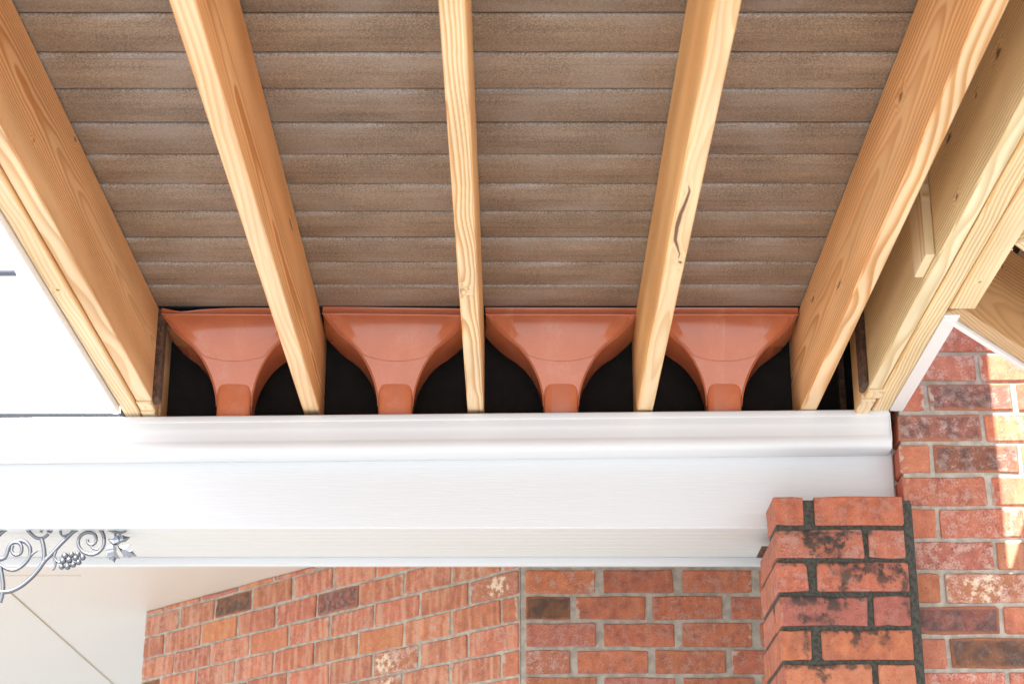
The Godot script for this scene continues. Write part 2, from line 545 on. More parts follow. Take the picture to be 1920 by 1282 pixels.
# ------------------------------------------------------------------ materials
func make_materials() -> void:
	# wood-plastic deck board: fine speckle, dark streaks along the board
	for k in 3:
		var W := 1024
		var H := 96
		var data := PackedByteArray()
		data.resize(W * H * 3)
		var ns := noise(300 + k, 0.02, 3)
		var nf := noise(310 + k, 0.55, 1)
		var nb := noise(320 + k, 0.012, 2)
		for y in H:
			for x in W:
				# the run closes on itself so that no butt shows where it repeats
				var blend := clampf((x - (W - 200.0)) / 200.0, 0.0, 1.0)
				var xw := x - W
				var st := lerpf(ns.get_noise_2d(x * 0.10, y * 5.0), ns.get_noise_2d(xw * 0.10, y * 5.0), blend)
				var st2 := lerpf(ns.get_noise_2d(x * 0.35 + 700.0, y * 2.2), ns.get_noise_2d(xw * 0.35 + 700.0, y * 2.2), blend)
				var f := nf.get_noise_2d(x * 1.4, y * 1.4)
				var b := lerpf(nb.get_noise_2d(x * 0.6, y * 0.8), nb.get_noise_2d(xw * 0.6, y * 0.8), blend)
				var c := Vector3(0.288, 0.207, 0.142) * (1.0 + 0.22 * st + 0.18 * st2 + 0.85 * f + 0.22 * b)
				c = c.lerp(Vector3(0.29, 0.25, 0.22), clampf(b * 0.9, 0.0, 0.4))
				c = c.lerp(Vector3(0.10, 0.078, 0.062), clampf((st - 0.34) * 1.6, 0.0, 0.5))
				# chalky worn leading edge, mostly caught light painted into the colour
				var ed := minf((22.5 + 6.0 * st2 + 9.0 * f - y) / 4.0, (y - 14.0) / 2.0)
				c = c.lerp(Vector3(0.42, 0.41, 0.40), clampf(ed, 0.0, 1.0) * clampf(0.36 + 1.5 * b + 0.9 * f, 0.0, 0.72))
				put(data, (y * W + x) * 3, c)
		var m := StandardMaterial3D.new()
		m.albedo_texture = tex_of(W, H, data)
		m.roughness = 0.5
		m.uv1_scale = Vector3(0.5, 1.0 / 0.2, 1)
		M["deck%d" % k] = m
		for v in 2:
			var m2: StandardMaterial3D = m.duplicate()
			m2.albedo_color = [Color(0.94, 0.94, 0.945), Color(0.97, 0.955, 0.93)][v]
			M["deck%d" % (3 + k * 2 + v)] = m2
	M.dark_blocker = mat(Vector3(0.03, 0.035, 0.045), 0.8)  # dark colour of the added light-blocking sheets
	M.white_vinyl = mat(Vector3(0.655, 0.665, 0.675), 0.38)
	M.gutter_white = mat(Vector3(0.68, 0.69, 0.70), 0.26)
	M.trim_white = mat(Vector3(0.80, 0.78, 0.75), 0.5)
	M.cream = mat(Vector3(0.69, 0.63, 0.55), 0.55)
	M.soffit_white = mat(Vector3(0.66, 0.645, 0.625), 0.5)
	M.seam = mat(Vector3(0.50, 0.39, 0.24), 0.7)
	M.terracotta = mat(Vector3(0.58, 0.175, 0.080), 0.24)
	# moulded plastic, dusty and scuffed
	var TS := 256
	var td := PackedByteArray()
	td.resize(TS * TS * 3)
	var tn1 := noise(131, 0.018, 4)
	var tn2 := noise(137, 0.4, 2)
	for y in TS:
		for x in TS:
			var a := tn1.get_noise_2d(x, y)
			var b := tn2.get_noise_2d(x * 0.5, y * 0.5)
			var c := Vector3(0.57, 0.160, 0.066) * (1.0 + 0.12 * a + 0.03 * b)
			c = c.lerp(Vector3(0.55, 0.36, 0.28), clampf(a * 0.5 + b * 0.12 - 0.10, 0.0, 0.25))
			put(td, (y * TS + x) * 3, c)
	M.terracotta.albedo_color = Color.WHITE
	M.terracotta.albedo_texture = tex_of(TS, TS, td)
	M.terracotta.uv1_triplanar = true
	M.terracotta.uv1_world_triplanar = true
	M.terracotta.uv1_scale = Vector3.ONE * 1.9
	M.terracotta.clearcoat_enabled = true
	M.terracotta.clearcoat = 0.8
	M.terracotta.clearcoat_roughness = 0.1
	M.bark = rough_mat(Vector3(0.17, 0.085, 0.05), Vector3(0.06, 0.034, 0.024), Vector3(0.30, 0.18, 0.10), 0.3, 6.0, 61)
	M.shade_sheathing = rough_mat(Vector3(0.010, 0.009, 0.008), Vector3(0.006, 0.006, 0.006), Vector3(0.014, 0.011, 0.009), 0.3, 2.0, 66)  # near-black, the shade of the cavity is put into the colour
	M.mortar = rough_mat(Vector3(0.54, 0.49, 0.41), Vector3(0.40, 0.36, 0.30), Vector3(0.64, 0.60, 0.53), 0.4, 3.2, 71)
	M.moss = rough_mat(Vector3(0.025, 0.026, 0.02), Vector3(0.062, 0.06, 0.048), Vector3(0.30, 0.275, 0.21), 0.6, 10.0, 75)
	M.concrete = rough_mat(Vector3(0.32, 0.318, 0.31), Vector3(0.26, 0.258, 0.252), Vector3(0.36, 0.355, 0.35), 0.4, 0.6, 79)
	M.shingle = rough_mat(Vector3(0.012, 0.02, 0.028), Vector3(0.022, 0.02, 0.024), Vector3(0.03, 0.03, 0.03), 0.4, 1.2, 83)
	M.silver = mat(Vector3(0.17, 0.18, 0.20), 0.36, 0.9)
	# embossed grain of the vinyl siding
	var W2 := 512
	var hb2 := PackedByteArray()
	hb2.resize(W2 * W2)
	var ng := noise(91, 0.05, 3)
	for y in W2:
		for x in W2:
			var w := ng.get_noise_2d(x * 0.12, y * 1.1)
			hb2[y * W2 + x] = clampi(int(128.0 + 50.0 * sin(y * 0.75 + w * 5.0) + 70.0 * w), 0, 255)
	var nt := normal_of(W2, W2, hb2, 1.5)
	for nm in ["white_vinyl", "cream"]:
		M[nm].normal_enabled = true
		M[nm].normal_texture = nt
		M[nm].normal_scale = 0.26
		M[nm].uv1_triplanar = true
		M[nm].uv1_world_triplanar = true
		M[nm].uv1_scale = Vector3.ONE * 2.2

# ------------------------------------------------------------------ scene
func _ready() -> void:
	rng.seed = 4711
	# camera
	var cam := Camera3D.new()
	cam.name = "camera"
	cam.fov = rad_to_deg(2.0 * atan(641.0 / 3500.0))
	cam.near = 0.05
	cam.far = 400.0
	add_child(cam)
	cam.position = Vector3(0, CAM_Y, 0)
	cam.rotation = Vector3(atan(1335.0 / 3500.0), 0.0006, 0)
	cam.current = true
	var lens := CameraAttributesPhysical.new()
	lens.frustum_focal_length = 65.5
	lens.frustum_focus_distance = 4.75
	lens.frustum_far = 400.0
	lens.exposure_aperture = 9.0
	cam.attributes = lens
	cam.fov = rad_to_deg(2.0 * atan(641.0 / 3500.0))
	# sky and exposure
	var we := WorldEnvironment.new()
	we.name = "world_environment"
	var env := Environment.new()
	var sm := ProceduralSkyMaterial.new()
	sm.sky_top_color = Color(0.50, 0.60, 0.76)
	sm.sky_horizon_color = Color(0.82, 0.83, 0.84)
	sm.sky_curve = 0.6
	sm.ground_bottom_color = Color(0.4, 0.38, 0.35)
	sm.ground_horizon_color = Color(0.6, 0.6, 0.6)
	sm.sun_angle_max = 6.0
	sm.sky_energy_multiplier = 1.1
	var sky := Sky.new()
	sky.sky_material = sm
	env.background_mode = Environment.BG_SKY
	env.sky = sky
	env.tonemap_mode = Environment.TONE_MAPPER_LINEAR
	env.tonemap_exposure = 3.8
	env.sdfgi_enabled = true
	env.ssao_enabled = true
	env.ssil_enabled = true
	we.environment = env
	add_child(we)
	var sun := DirectionalLight3D.new()
	sun.name = "sun"
	sun.light_energy = 1.6
	sun.light_color = Color(1.0, 0.98, 0.945)
	sun.light_angular_distance = 0.5
	sun.shadow_enabled = true
	add_child(sun)
	sun.look_at_from_position(Vector3(-0.339, 1.0, 0.86), Vector3.ZERO, Vector3.UP)

	make_materials()
	build_ground()
	build_house()
	build_bricks()
	build_deck()
	build_railing()
	build_gutter()
	build_funnels()
	build_bracket()

func build_ground() -> void:
	var g := MeshInstance3D.new()
	g.name = "ground"
	var pm := PlaneMesh.new()
	pm.size = Vector2(240, 240)
	g.mesh = pm
	g.material_override = M.concrete
	add_child(g)
	g.set_meta("kind", "structure")

func build_house() -> void:
	# beam of the porch, boxed in white siding
	var bm := thing("porch_beam", "white boxed porch beam with embossed siding below the gutter", "beam", P(0, 1.184, 4.44))
	slab("fascia", -3.2, 0.944, 1.205, 1.46, 4.440, 4.455, M.white_vinyl, bm, 0.002)
	var n := 8
	for i in n:
		var d0 := 4.456 + i * 0.034
		slab("soffit_strip", -3.2, 0.98, 1.2055, 1.22, d0, d0 + 0.0322, M.soffit_white, bm, 0.0016)
	slab("inner_trim", -3.2, 1.2, 1.184, 1.42, 4.729, 4.748, M.white_vinyl, bm, 0.002)
	slab("core", -3.2, 0.98, 1.2215, 1.46, 4.456, 4.728, M.cream, bm, 0.002)
	# porch ceiling
	var ce := thing("porch_ceiling", "cream porch ceiling above the angled brick wall", "ceiling", P(-1.0, 1.55, 6.5))
	slab("panel", -5.0, 1.6, 1.55, 1.57, 4.75, 10.5, M.cream, ce, 0.001)
	var seam := part("seam", cbox(Vector3(0.004, 0.004, 2.6), 0.0005), M.seam, ce, P(-1.798, 1.5485, 7.87) - ce.position)
	seam.rotation.y = atan2(-0.0136, 1.7785)
	part("seam", cbox(Vector3(1.6, 0.0025, 0.003), 0.0005), M.cream, ce, P(-2.3, 1.5485, 6.335) - ce.position)
	# cavity behind the drain funnels, its shade put into near-black panels
	var sh := thing("sheathing", "sheathed wall coloured near-black for the shadow behind the drain funnels", "wall", P(0, 1.4, 4.5))
	slab("panel", -1.0, 1.02, 1.43, 2.2, 4.50, 4.53, M.shade_sheathing, sh, 0.002)
	slab("floor_panel", -1.0, 0.95, 1.425, 1.44, 4.458, 4.499, M.shade_sheathing, sh, 0.002)
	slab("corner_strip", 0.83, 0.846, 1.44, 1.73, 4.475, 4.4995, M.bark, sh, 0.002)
	# porch roof left of the deck
	var rf := thing("porch_cover", "thin sliver of grey shingled porch roof above the left end of the gutter", "roof", P(-2.4, 1.462, 4.40))
	var L := 2.95
	var ang := deg_to_rad(18.95)
	for k in 9:
		var o := part("shingle_course", cbox(Vector3(2.8, 0.012, L / 9.0 + 0.04), 0.002), M.shingle, rf)
		o.position = Vector3(0, (k + 0.5) * L / 9.0 * sin(ang) + 0.004, -(k + 0.5) * L / 9.0 * cos(ang))
		o.rotation.x = ang - 0.02
	var bar := thing("eave_bar", "short dark bar against the white sky left of the deck", "bar", P(-3.2, 3.812, 9.0))
	part("bar", cbox(Vector3(1.2, 0.016, 0.06), 0.002), mat(Vector3(0.03, 0.035, 0.06), 0.5), bar, Vector3(-0.008, 0.008, 0))

func courses(list: Array) -> Array:
	return list

func build_bricks() -> void:
	# ---- wall on the right, front plane at d = 4.38, corner at x = 0.951
	var wall := thing("brick_wall", "red brick house wall with pale grey joints at the right edge", "brick wall", P(0.951, -CAM_Y, 4.38))
	var jt := [1.6406, 1.5632, 1.4841, 1.4052, 1.3234, 1.242, 1.1598, 1.0821, 1.0013, 0.9255, 0.8444]
	while jt[-1] > 0.5:
		jt.append(jt[-1] - 0.0797)
	for k in 5:
		jt.push_front(jt[0] + 0.0797)
	var kinds := {0: ["o", "r"], 1: ["p", "r"], 2: ["o", "p"], 3: ["r", "p"], 4: ["p", "p"], 5: ["p", "r"], 6: ["o", "d"], 7: ["d", "r"], 8: ["o", "d"], 9: ["r", "r"], 10: ["o", "p"], 11: ["p", "y"], 12: ["o", "w"], 13: ["d", "r"], 14: ["o", "k"], 15: ["p", "r"]}
	var bl := []
	for i in jt.size() - 1:
		var v1: float = jt[i] - 0.0055
		var v0: float = jt[i + 1] + 0.0055
		var kk = kinds.get(i, ["r", "p"])
		var u := 0.0 if i % 2 == 0 else 0.0
		var j := 0
		while u < 1.5:
			var w := 0.206
			if j == 0 and i % 2 == 0:
				w = 0.072
			var dep := 0.1 if not (j == 0 and i % 2 == 0) else 0.2
			bl.append([u + rng.randf_range(-0.001, 0.001), u + w + rng.randf_range(-0.002, 0.002), v0 + rng.randf_range(-0.001, 0.001), v1, dep, kk[j] if j < 2 else ["r", "p", "o", "d"][(i * 3 + j) % 4]])
			u += w + 0.0115
			j += 1
	var ar := Rect2(-0.12, 0.45, 0.62, 1.65)
	var m := brick_material(bl.filter(func(b): return b[0] < 0.45), ar, 760.0, 501, [])
	lay(bl, ar, m, wall, Basis.IDENTITY, P(0.951, 0, 4.38))
	slab("mortar", 0.957, 2.6, -CAM_Y, 2.1, 4.387, 4.62, M.mortar, wall, 0.001)
	# ---- pillar in front of the beam
	var pil := thing("brick_pillar", "brick pillar with black mossy joints below the end of the beam", "pillar", P(0.622, -CAM_Y, 4.30))
	var pj := [1.2505, 1.1696, 1.0891, 1.0084, 0.9275, 0.8476]
	while pj[-1] > 0.5:
		pj.append(pj[-1] - 0.0805)
	var pk := [["o", "r"], ["r", "p"], ["o", "r"], ["r", "p"], ["o", "r"], ["r", "o"], ["o", "r"], ["r", "p"], ["o", "r"], ["r", "p"]]
	var pb := []
	for i in pj.size() - 1:
		var v1: float = pj[i] - 0.0062
		var v0: float = pj[i + 1] + 0.0062
		var sh := rng.randf_range(-0.002, 0.002)
		if i % 2 == 0:
			pb.append([0.0 + sh, 0.072, v0, v1, 0.135 if i == 0 else 0.20, pk[i][0]])
			pb.append([0.094 + sh, 0.309, v0, v1, 0.1, pk[i][1]])
			if i > 0:
				pb.append([0.0 + sh, 0.06, v0, v1, 0.09, "s", 0.212])
		else:
			pb.append([0.003 + sh, 0.208, v0, v1, 0.095, pk[i][0]])
			pb.append([0.224 + sh, 0.308, v0, v1, 0.1, pk[i][1]])
			pb.append([0.003 + sh, 0.06, v0, v1, 0.19, "s", 0.107])
	var st := [[0.115, 1.138, 0.045, 0.026], [0.135, 1.115, 0.03, 0.03], [0.085, 1.15, 0.03, 0.012], [0.165, 1.152, 0.014, 0.014], [0.17, 1.064, 0.034, 0.024], [0.22, 1.07, 0.04, 0.014], [0.28, 1.065, 0.02, 0.016], [0.06, 0.993, 0.05, 0.012], [0.135, 0.985, 0.03, 0.02], [0.085, 0.948, 0.04, 0.012], [0.175, 0.905, 0.012, 0.022], [0.24, 0.902, 0.012, 0.02], [0.062, 0.90, 0.008, 0.03], [0.09, 0.825, 0.014, 0.02], [0.30, 1.01, 0.012, 0.05], [0.12, 1.155, 0.10, 0.006], [0.15, 1.08, 0.13, 0.006], [0.1, 1.0, 0.10, 0.006], [0.2, 0.92, 0.10, 0.006], [0.1, 0.838, 0.10, 0.006], [0.245, 1.045, 0.02, 0.02], [0.155, 1.02, 0.012, 0.01]]
	var pa := Rect2(-0.25, 0.45, 0.58, 0.83)
	var pm := brick_material(pb.filter(func(b): return b.size() < 7), pa, 900.0, 521, st, 0.21)
	# the pier's clay is duller and browner than the house wall's
	pm.albedo_color = Color(0.91, 0.90, 0.89)
	for b in pb:
		var o := part("brick", brick_mesh(b, pa), pm, pil)
		o.transform = Transform3D(Basis.IDENTITY, P(0.622, 0, 4.30) - pil.position)
		if b.size() > 6:
			o.position += Vector3(0.0, 0, -b[6])
	slab("mortar", 0.6275, 0.951, -CAM_Y, 1.238, 4.307, 4.434, M.moss, pil, 0.002)
	slab("mortar", 0.6275, 0.951, -CAM_Y, 1.16, 4.4345, 4.60, M.moss, pil, 0.002)
	slab("joint", 0.930, 0.957, 0.45, 1.238, 4.322, 4.3868, M.moss, pil, 0.004)
	# flashing torn at the pillar's top corner
	slab("flashing", 0.612, 0.64, 1.166, 1.1675, 4.47, 4.58, M.bark, pil, 0.0005)
	# ---- bay wall behind the porch: a flat leaf and one at forty-five degrees
	var bay := thing("bay_wall", "angled red brick bay wall with wide grey joints under the porch ceiling", "brick wall", P(0.02, -CAM_Y, 5.5))
	var bj := []
	var h := 1.5305
	while h > 0.6:
		bj.append(h)
		h -= 0.081
	var bk := [["r", "p", "r"], ["r", "r", "r"], ["r", "r", "r"], ["k", "r", "r"], ["p", "r", "r"], ["p", "r", "r"], ["r", "p", "r"], ["r", "r", "p"]]
	var fb := []
	for i in bj.size() - 1:
		var v1: float = bj[i] - 0.006
		var v0: float = bj[i + 1] + 0.006
		var u := 0.018
		var j := 0
		while u < 1.0:
			var w := 0.208
			if j == 0 and i % 2 == 1:
				w = 0.132
			var jn := rng.randf_range(0.018, 0.028)
			fb.append([u, u + w, v0 + rng.randf_range(-0.001, 0.001), v1 + rng.randf_range(-0.001, 0.001), 0.09, bk[i % 8][j] if j < 3 else "r"])
			u += w + jn
			j += 1
	var fa := Rect2(0.0, 0.55, 1.0, 1.0)
	var fm := brick_material(fb, fa, 620.0, 541, [])
	lay(fb, fa, fm, bay, Basis.IDENTITY, P(0.02, 0, 5.5))
	slab("mortar", 0.024, 1.4, -CAM_Y, 1.549, 5.507, 5.62, M.mortar, bay, 0.001)
	var ab := []
	var seq := ["s", "s", "s", "y", "s", "s", "s", "p", "s", "s", "y", "s", "s", "s", "s", "s", "k", "s", "s", "w", "s", "s", "s", "d", "s", "s", "y", "s", "s", "w", "s"]
	var q := 0
	var len_ := 1.97
	for i in bj.size():
		var v1: float = (bj[i - 1] if i > 0 else 1.56) - 0.005
		var v0: float = bj[i] + 0.005
		if i == 0:
			v1 = 1.5485
		if v0 < 0.6:
			continue
		var u := 0.004
		var j := 0
		while u < len_ - 0.02:
			var w := 0.208 + rng.randf_range(-0.006, 0.006)
			if j == 0 and i % 2 == 0:
				w = 0.066
			var e := minf(u + w, len_)
			ab.append([-e, -u, v0 + rng.randf_range(-0.001, 0.001), v1 + (0.0 if i == 0 else rng.randf_range(-0.001, 0.001)), 0.05, seq[q % seq.size()] if w > 0.1 else "o"])
			q += 1
			u += w + 0.0125
			j += 1
	var aa := Rect2(-2.0, 0.55, 2.0, 1.0)
	var am := brick_material(ab, aa, 520.0, 561, [])
	var c45 := sqrt(0.5)
	var bas := Basis(Vector3(c45, 0, c45), Vector3.UP, Vector3(-c45, 0, c45))
	lay(ab, aa, am, bay, bas, P(0.017, 0, 5.5))
	var core := part("mortar", cbox(Vector3(1.975, 1.549 + CAM_Y, 0.1), 0.001), M.mortar, bay)
	core.transform = Transform3D(bas, P(0.017, (1.549 - CAM_Y) * 0.5, 5.5) - bay.position + bas * Vector3(-0.99, 0, -0.0555))

func build_deck() -> void:
	var dk := thing("wooden_deck", "raised timber deck seen from below with brown composite boards", "deck", P(0, JOIST_H, 4.3))
	# boards
	var r := 0.005
	for n in range(-9, 10):
		var d0 := 2.901 + n * PITCH + 0.0046
		var d1 := 2.901 + (n + 1) * PITCH - 0.0046
		var prof := []
		var w := d1 - d0
		# from the near lower corner round to the far lower corner (z, y)
		# a fastener groove along the near edge, rounded arris below it
		prof.append_array([Vector2(0, 0.0165), Vector2(-0.012, 0.0165), Vector2(-0.012, 0.0035), Vector2(0, 0.0035)])
		for k in 5:
			var t := k * PI / 8.0
			prof.append(Vector2(-r * (1.0 - cos(t)), r * (1.0 - sin(t))))
		prof.append_array([Vector2(-w + 0.001, 0), Vector2(-w, 0.001), Vector2(-w, 0.025), Vector2(0, 0.025)])
		var spans := [[-0.983, 3.2]]
		if d1 > 3.74:
			var xr := 0.95 + (d1 - 3.74) * 0.80
			spans = [[-0.983, 0.948], [xr, 3.2]]
		for s in spans:
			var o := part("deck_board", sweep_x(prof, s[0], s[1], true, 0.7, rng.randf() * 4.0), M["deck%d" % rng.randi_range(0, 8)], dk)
			o.position = P(0, DECK_H + rng.randf_range(0.0, 0.0012), d0) - dk.position
	slab("added_light_stop", -0.98, 0.948, DECK_H + 0.0262, DECK_H + 0.028, 1.65, 4.30, M.dark_blocker, dk, 0.0005)  # unseen sheet added over the boards to stop light leaking through gaps
	slab("added_light_stop", 0.95, 3.2, DECK_H + 0.0262, DECK_H + 0.028, 1.65, 3.73, M.dark_blocker, dk, 0.0005)
	slab("added_cavity_liner", -0.98, 0.948, DECK_H + 0.003, DECK_H + 0.02, 4.3045, 4.52, M.dark_blocker, dk, 0.0005)  # black sheet added in place of boards to darken the cavity
	var mb: Vector3 = Vector3(0.781, 0, 0.624) * -1.42 + Vector3(0.624, 0, -0.781) * 4.2
	var mo := part("added_light_stop", cbox(Vector3(0.34, 0.0015, 1.4), 0.0003), M.dark_blocker, dk, Vector3(mb.x, CAM_Y + DECK_H + 0.031, mb.z) - dk.position)
	mo.rotation.y = -atan2(0.624, 0.781)
	# joists
	var e1 := Vector3(0.80, 0.61, 0.385)
	var l1 := Vector3(0.54, 0.275, 0.095)
	var t := 0.04
	var specs := [
		# x centre, far end d, pith, drift, knots [along, across, radius, stretch, darkness], tone, ring width, warmth of the broad face, cracks
		[-0.901, 4.30, Vector2(-0.075, 0.14), 0.026, [[1.74, 0.27, 0.005, 2.0, 0.5], [1.45, 0.12, 0.003, 2.0, 0.3]], Vector3(0.98, 0.95, 0.92), 0.0060, Vector3(1.04, 0.86, 0.68), []],
		[-0.501, 4.497, Vector2(0.085, 0.07), -0.012, [[2.06, 0.229, 0.005, 7.0, 0.7]], Vector3(1.0, 0.95, 0.90), 0.0085, Vector3(1.08, 0.82, 0.58), []],
		[-0.093, 4.497, Vector2(-0.05, -0.03), 0.016, [[1.98, 0.001, 0.007, 1.7, 0.9], [2.59, 0.086, 0.0022, 1.0, 0.9]], Vector3(1.0, 0.98, 0.95), 0.0055, Vector3(1.02, 0.84, 0.62), []],
		[0.3265, 4.497, Vector2(0.03, -0.02), -0.012, [[1.83, 0.030, 0.0045, 1.8, 0.05]], Vector3(1.02, 0.98, 0.92), 0.0075, Vector3(1.08, 0.90, 0.64), [1.475, 0.016, 1.50, 0.020, 1.545, 0.017, 1.60, 0.0118, 1.66, 0.0095, 1.72, 0.0115, 1.765, 0.021, 1.79, 0.026, 1.81, 0.025]],
		[0.732, 4.497, Vector2(-0.10, 0.115), 0.03, [[2.48, 0.225, 0.006, 3.0, 0.95], [2.14, 0.12, 0.005, 6.0, 0.35], [1.42, 0.193, 0.007, 2.4, 0.1]], Vector3(1.02, 0.98, 0.93), 0.0085, Vector3(1.07, 0.88, 0.68), []]]
	var i := 0
	for s in specs:
		var L: float = s[1] - 1.62
		var w := wood_material(700 + i * 17, L, t, JOIST_DEEP, s[2], s[3], s[4], e1 * s[5], l1 * s[5], s[6], s[7], s[8])
		var o := part("joist", lumber(L, t, JOIST_DEEP - 0.001), w, dk)
		# the broad face in the picture looks right on the left of the lens and left on its right; both faces carry the grain
		o.position = P(s[0], JOIST_H, 1.62) - dk.position
		i += 1
	# outer plies and blocking of the left edge
	var e2 := Vector3(0.80, 0.64, 0.42)
	var l2 := Vector3(0.62, 0.38, 0.15)
	var wl := wood_material(811, 2.8, 0.04, JOIST_DEEP, Vector2(0.05, 0.16), 0.015, [[1.95, 0.02, 0.004, 1.2, 0.2]], e2, l2, 0.0042)
	var o1 := part("rim_joist", lumber(2.8, 0.04, JOIST_DEEP), wl, dk)
	o1.position = P(-0.943, JOIST_H - 0.010, 1.62) - dk.position
	var wb := wood_material(823, 0.3, 0.04, 0.24, Vector2(0.02, 0.05), 0.0, [], e2, l2, 0.006)
	var b1 := part("blocking", lumber(0.055, 0.036, 0.23), wb, dk)
	b1.position = P(-0.9025, JOIST_H - 0.006, 4.303) - dk.position
	var b2 := part("blocking", lumber(0.05, 0.034, 0.23), wb, dk)
	b2.position = P(-0.902, JOIST_H - 0.012, 4.360) - dk.position
	slab("bark_edge", -0.885, -0.866, JOIST_H + 0.004, DECK_H, 4.3035, 4.352, M.bark, dk, 0.004)
	var j1b := part("joist", lumber(0.085, 0.04, JOIST_DEEP - 0.001), wb, dk)
	j1b.position = P(-0.901, JOIST_H, 4.412) - dk.position
	var tl := slab("fascia_trim", -0.981, -0.965, JOIST_H - 0.026, DECK_H + 0.024, 1.62, 4.33, M.trim_white, dk, 0.002)
	tl.name = "fascia_trim"
	# right edge: three plies, cleat, blocking
	var wa := wood_material(833, 2.593, 0.035, JOIST_DEEP, Vector2(-0.03, -0.05), 0.008, [[1.255, 0.184, 0.0065, 3.0, 1.0], [1.641, 0.215, 0.0065, 3.4, 1.0], [1.62, 0.08, 0.005, 2.5, 0.15], [1.42, 0.19, 0.003, 3.0, 0.4]], Vector3(0.84, 0.71, 0.47), Vector3(0.56, 0.40, 0.19), 0.008, Vector3(1.0, 0.94, 0.82))
	var pa := part("rim_joist", lumber(2.593, 0.035, JOIST_DEEP), wa, dk)
	pa.position = P(0.8685, JOIST_H, 1.62) - dk.position
	var wbb := wood_material(841, 2.765, 0.042, JOIST_DEEP, Vector2(0.02, -0.025), 0.01, [], Vector3(0.82, 0.68, 0.44), Vector3(0.60, 0.40, 0.17), 0.0065)
	var pb := part("rim_joist", lumber(2.765, 0.042, JOIST_DEEP), wbb, dk)
	pb.position = P(0.908, JOIST_H - 0.004, 1.62) - dk.position
	var wc := wood_material(853, 2.077, 0.056, JOIST_DEEP, Vector2(0.0, -0.012), 0.012, [[1.93, 0.03, 0.0028, 1.8, 0.3], [1.45, 0.022, 0.005, 2.0, 0.05]], Vector3(0.82, 0.68, 0.44), Vector3(0.62, 0.42, 0.18), 0.0075)
	var pc := part("rim_joist", lumber(2.077, 0.056, JOIST_DEEP), wc, dk)
	pc.position = P(0.9605, JOIST_H - 0.002, 1.62) - dk.position
	var b3 := part("blocking", lumber(0.05, 0.042, 0.23), wb, dk)
	b3.position = P(0.873, JOIST_H - 0.006, 4.218) - dk.position
	var b4 := part("blocking", lumber(0.10, 0.034, 0.23), wb, dk)
	b4.position = P(0.862, JOIST_H - 0.012, 4.272) - dk.position
	slab("bark_edge", 0.837, 0.8515, JOIST_H + 0.004, DECK_H, 4.20, 4.262, M.bark, dk, 0.004)
	slab("cleat", 0.831, 0.8505, JOIST_H + 0.012, DECK_H, 3.445, 3.56, wbb, dk, 0.002)
	slab("fascia_trim", 0.9312, 0.966, JOIST_H - 0.002, DECK_H + 0.02, 3.742, 4.378, M.trim_white, dk, 0.002)
	# members running off to the right along the skewed edge
	var nn := Vector3(0.781, 0, 0.624)
	var dd := Vector3(0.624, 0, -0.781)
	var yaw := -atan2(0.624, 0.781)
	var wr := wood_material(867, 1.4, 0.038, JOIST_DEEP, Vector2(0.12, 0.06), -0.03, [[0.20, 0.17, 0.012, 2.2, 0.45], [0.45, 0.22, 0.008, 1.5, 0.4]], Vector3(0.62, 0.43, 0.24), Vector3(0.42, 0.25, 0.11), 0.0075)
	var specs2 := [[-1.584, 0.75, 0.002, wr], [-1.312, 1.2, 0.0, wbb]]
	for s in specs2:
		var ss: float = ((0.945 if s[0] < -1.5 else 1.0) + 0.781 * -s[0]) / 0.624
		var oo := part("rim_joist" if s[0] < -1.5 else "joist", lumber(s[1], 0.038, JOIST_DEEP), s[3], dk)
		var base: Vector3 = nn * float(s[0]) + dd * ss
		oo.position = Vector3(base.x, CAM_Y + JOIST_H + s[2], base.z) - dk.position
		oo.rotation.y = yaw
	var tb: Vector3 = nn * -1.6105 + dd * (3.512 + 0.40)
	var tr := part("fascia_trim", cbox(Vector3(0.012, 0.28, 0.80), 0.002), M.trim_white, dk, Vector3(tb.x, CAM_Y + JOIST_H + 0.132, tb.z) - dk.position)
	tr.rotation.y = yaw

func build_railing() -> void:
	var ra := thing("deck_railing", "timber railing above the notched deck corner by the brick wall", "railing", P(0.945, DECK_H + 0.026, 3.70))
	var w := mat(Vector3(0.62, 0.44, 0.24), 0.7)
	slab("shadow_post", 0.66, 0.908, DECK_H + 0.026, DECK_H + 1.06, 3.66, 3.748, w, ra, 0.004)  # unseen post, widened and placed to shape the shadow on the wall
	var nn := Vector3(0.781, 0, 0.624)
	var dd := Vector3(0.624, 0, -0.781)
	var yaw := -atan2(0.624, 0.781)
	for hh in [0.13, 1.0]:
		var p := nn * -1.56 + dd * (3.62 + 0.45)
		var o := part("rail", cbox(Vector3(0.04, 0.05, 0.9), 0.003), w, ra, Vector3(p.x, CAM_Y + DECK_H + hh, p.z) - ra.position)
		o.rotation.y = yaw
	var pbl := nn * -1.56 + dd * 3.95
	var bl := part("baluster", cbox(Vector3(0.036, 0.82, 0.036), 0.003), w, ra, Vector3(pbl.x, CAM_Y + DECK_H + 0.565, pbl.z) - ra.position)
	bl.rotation.y = yaw

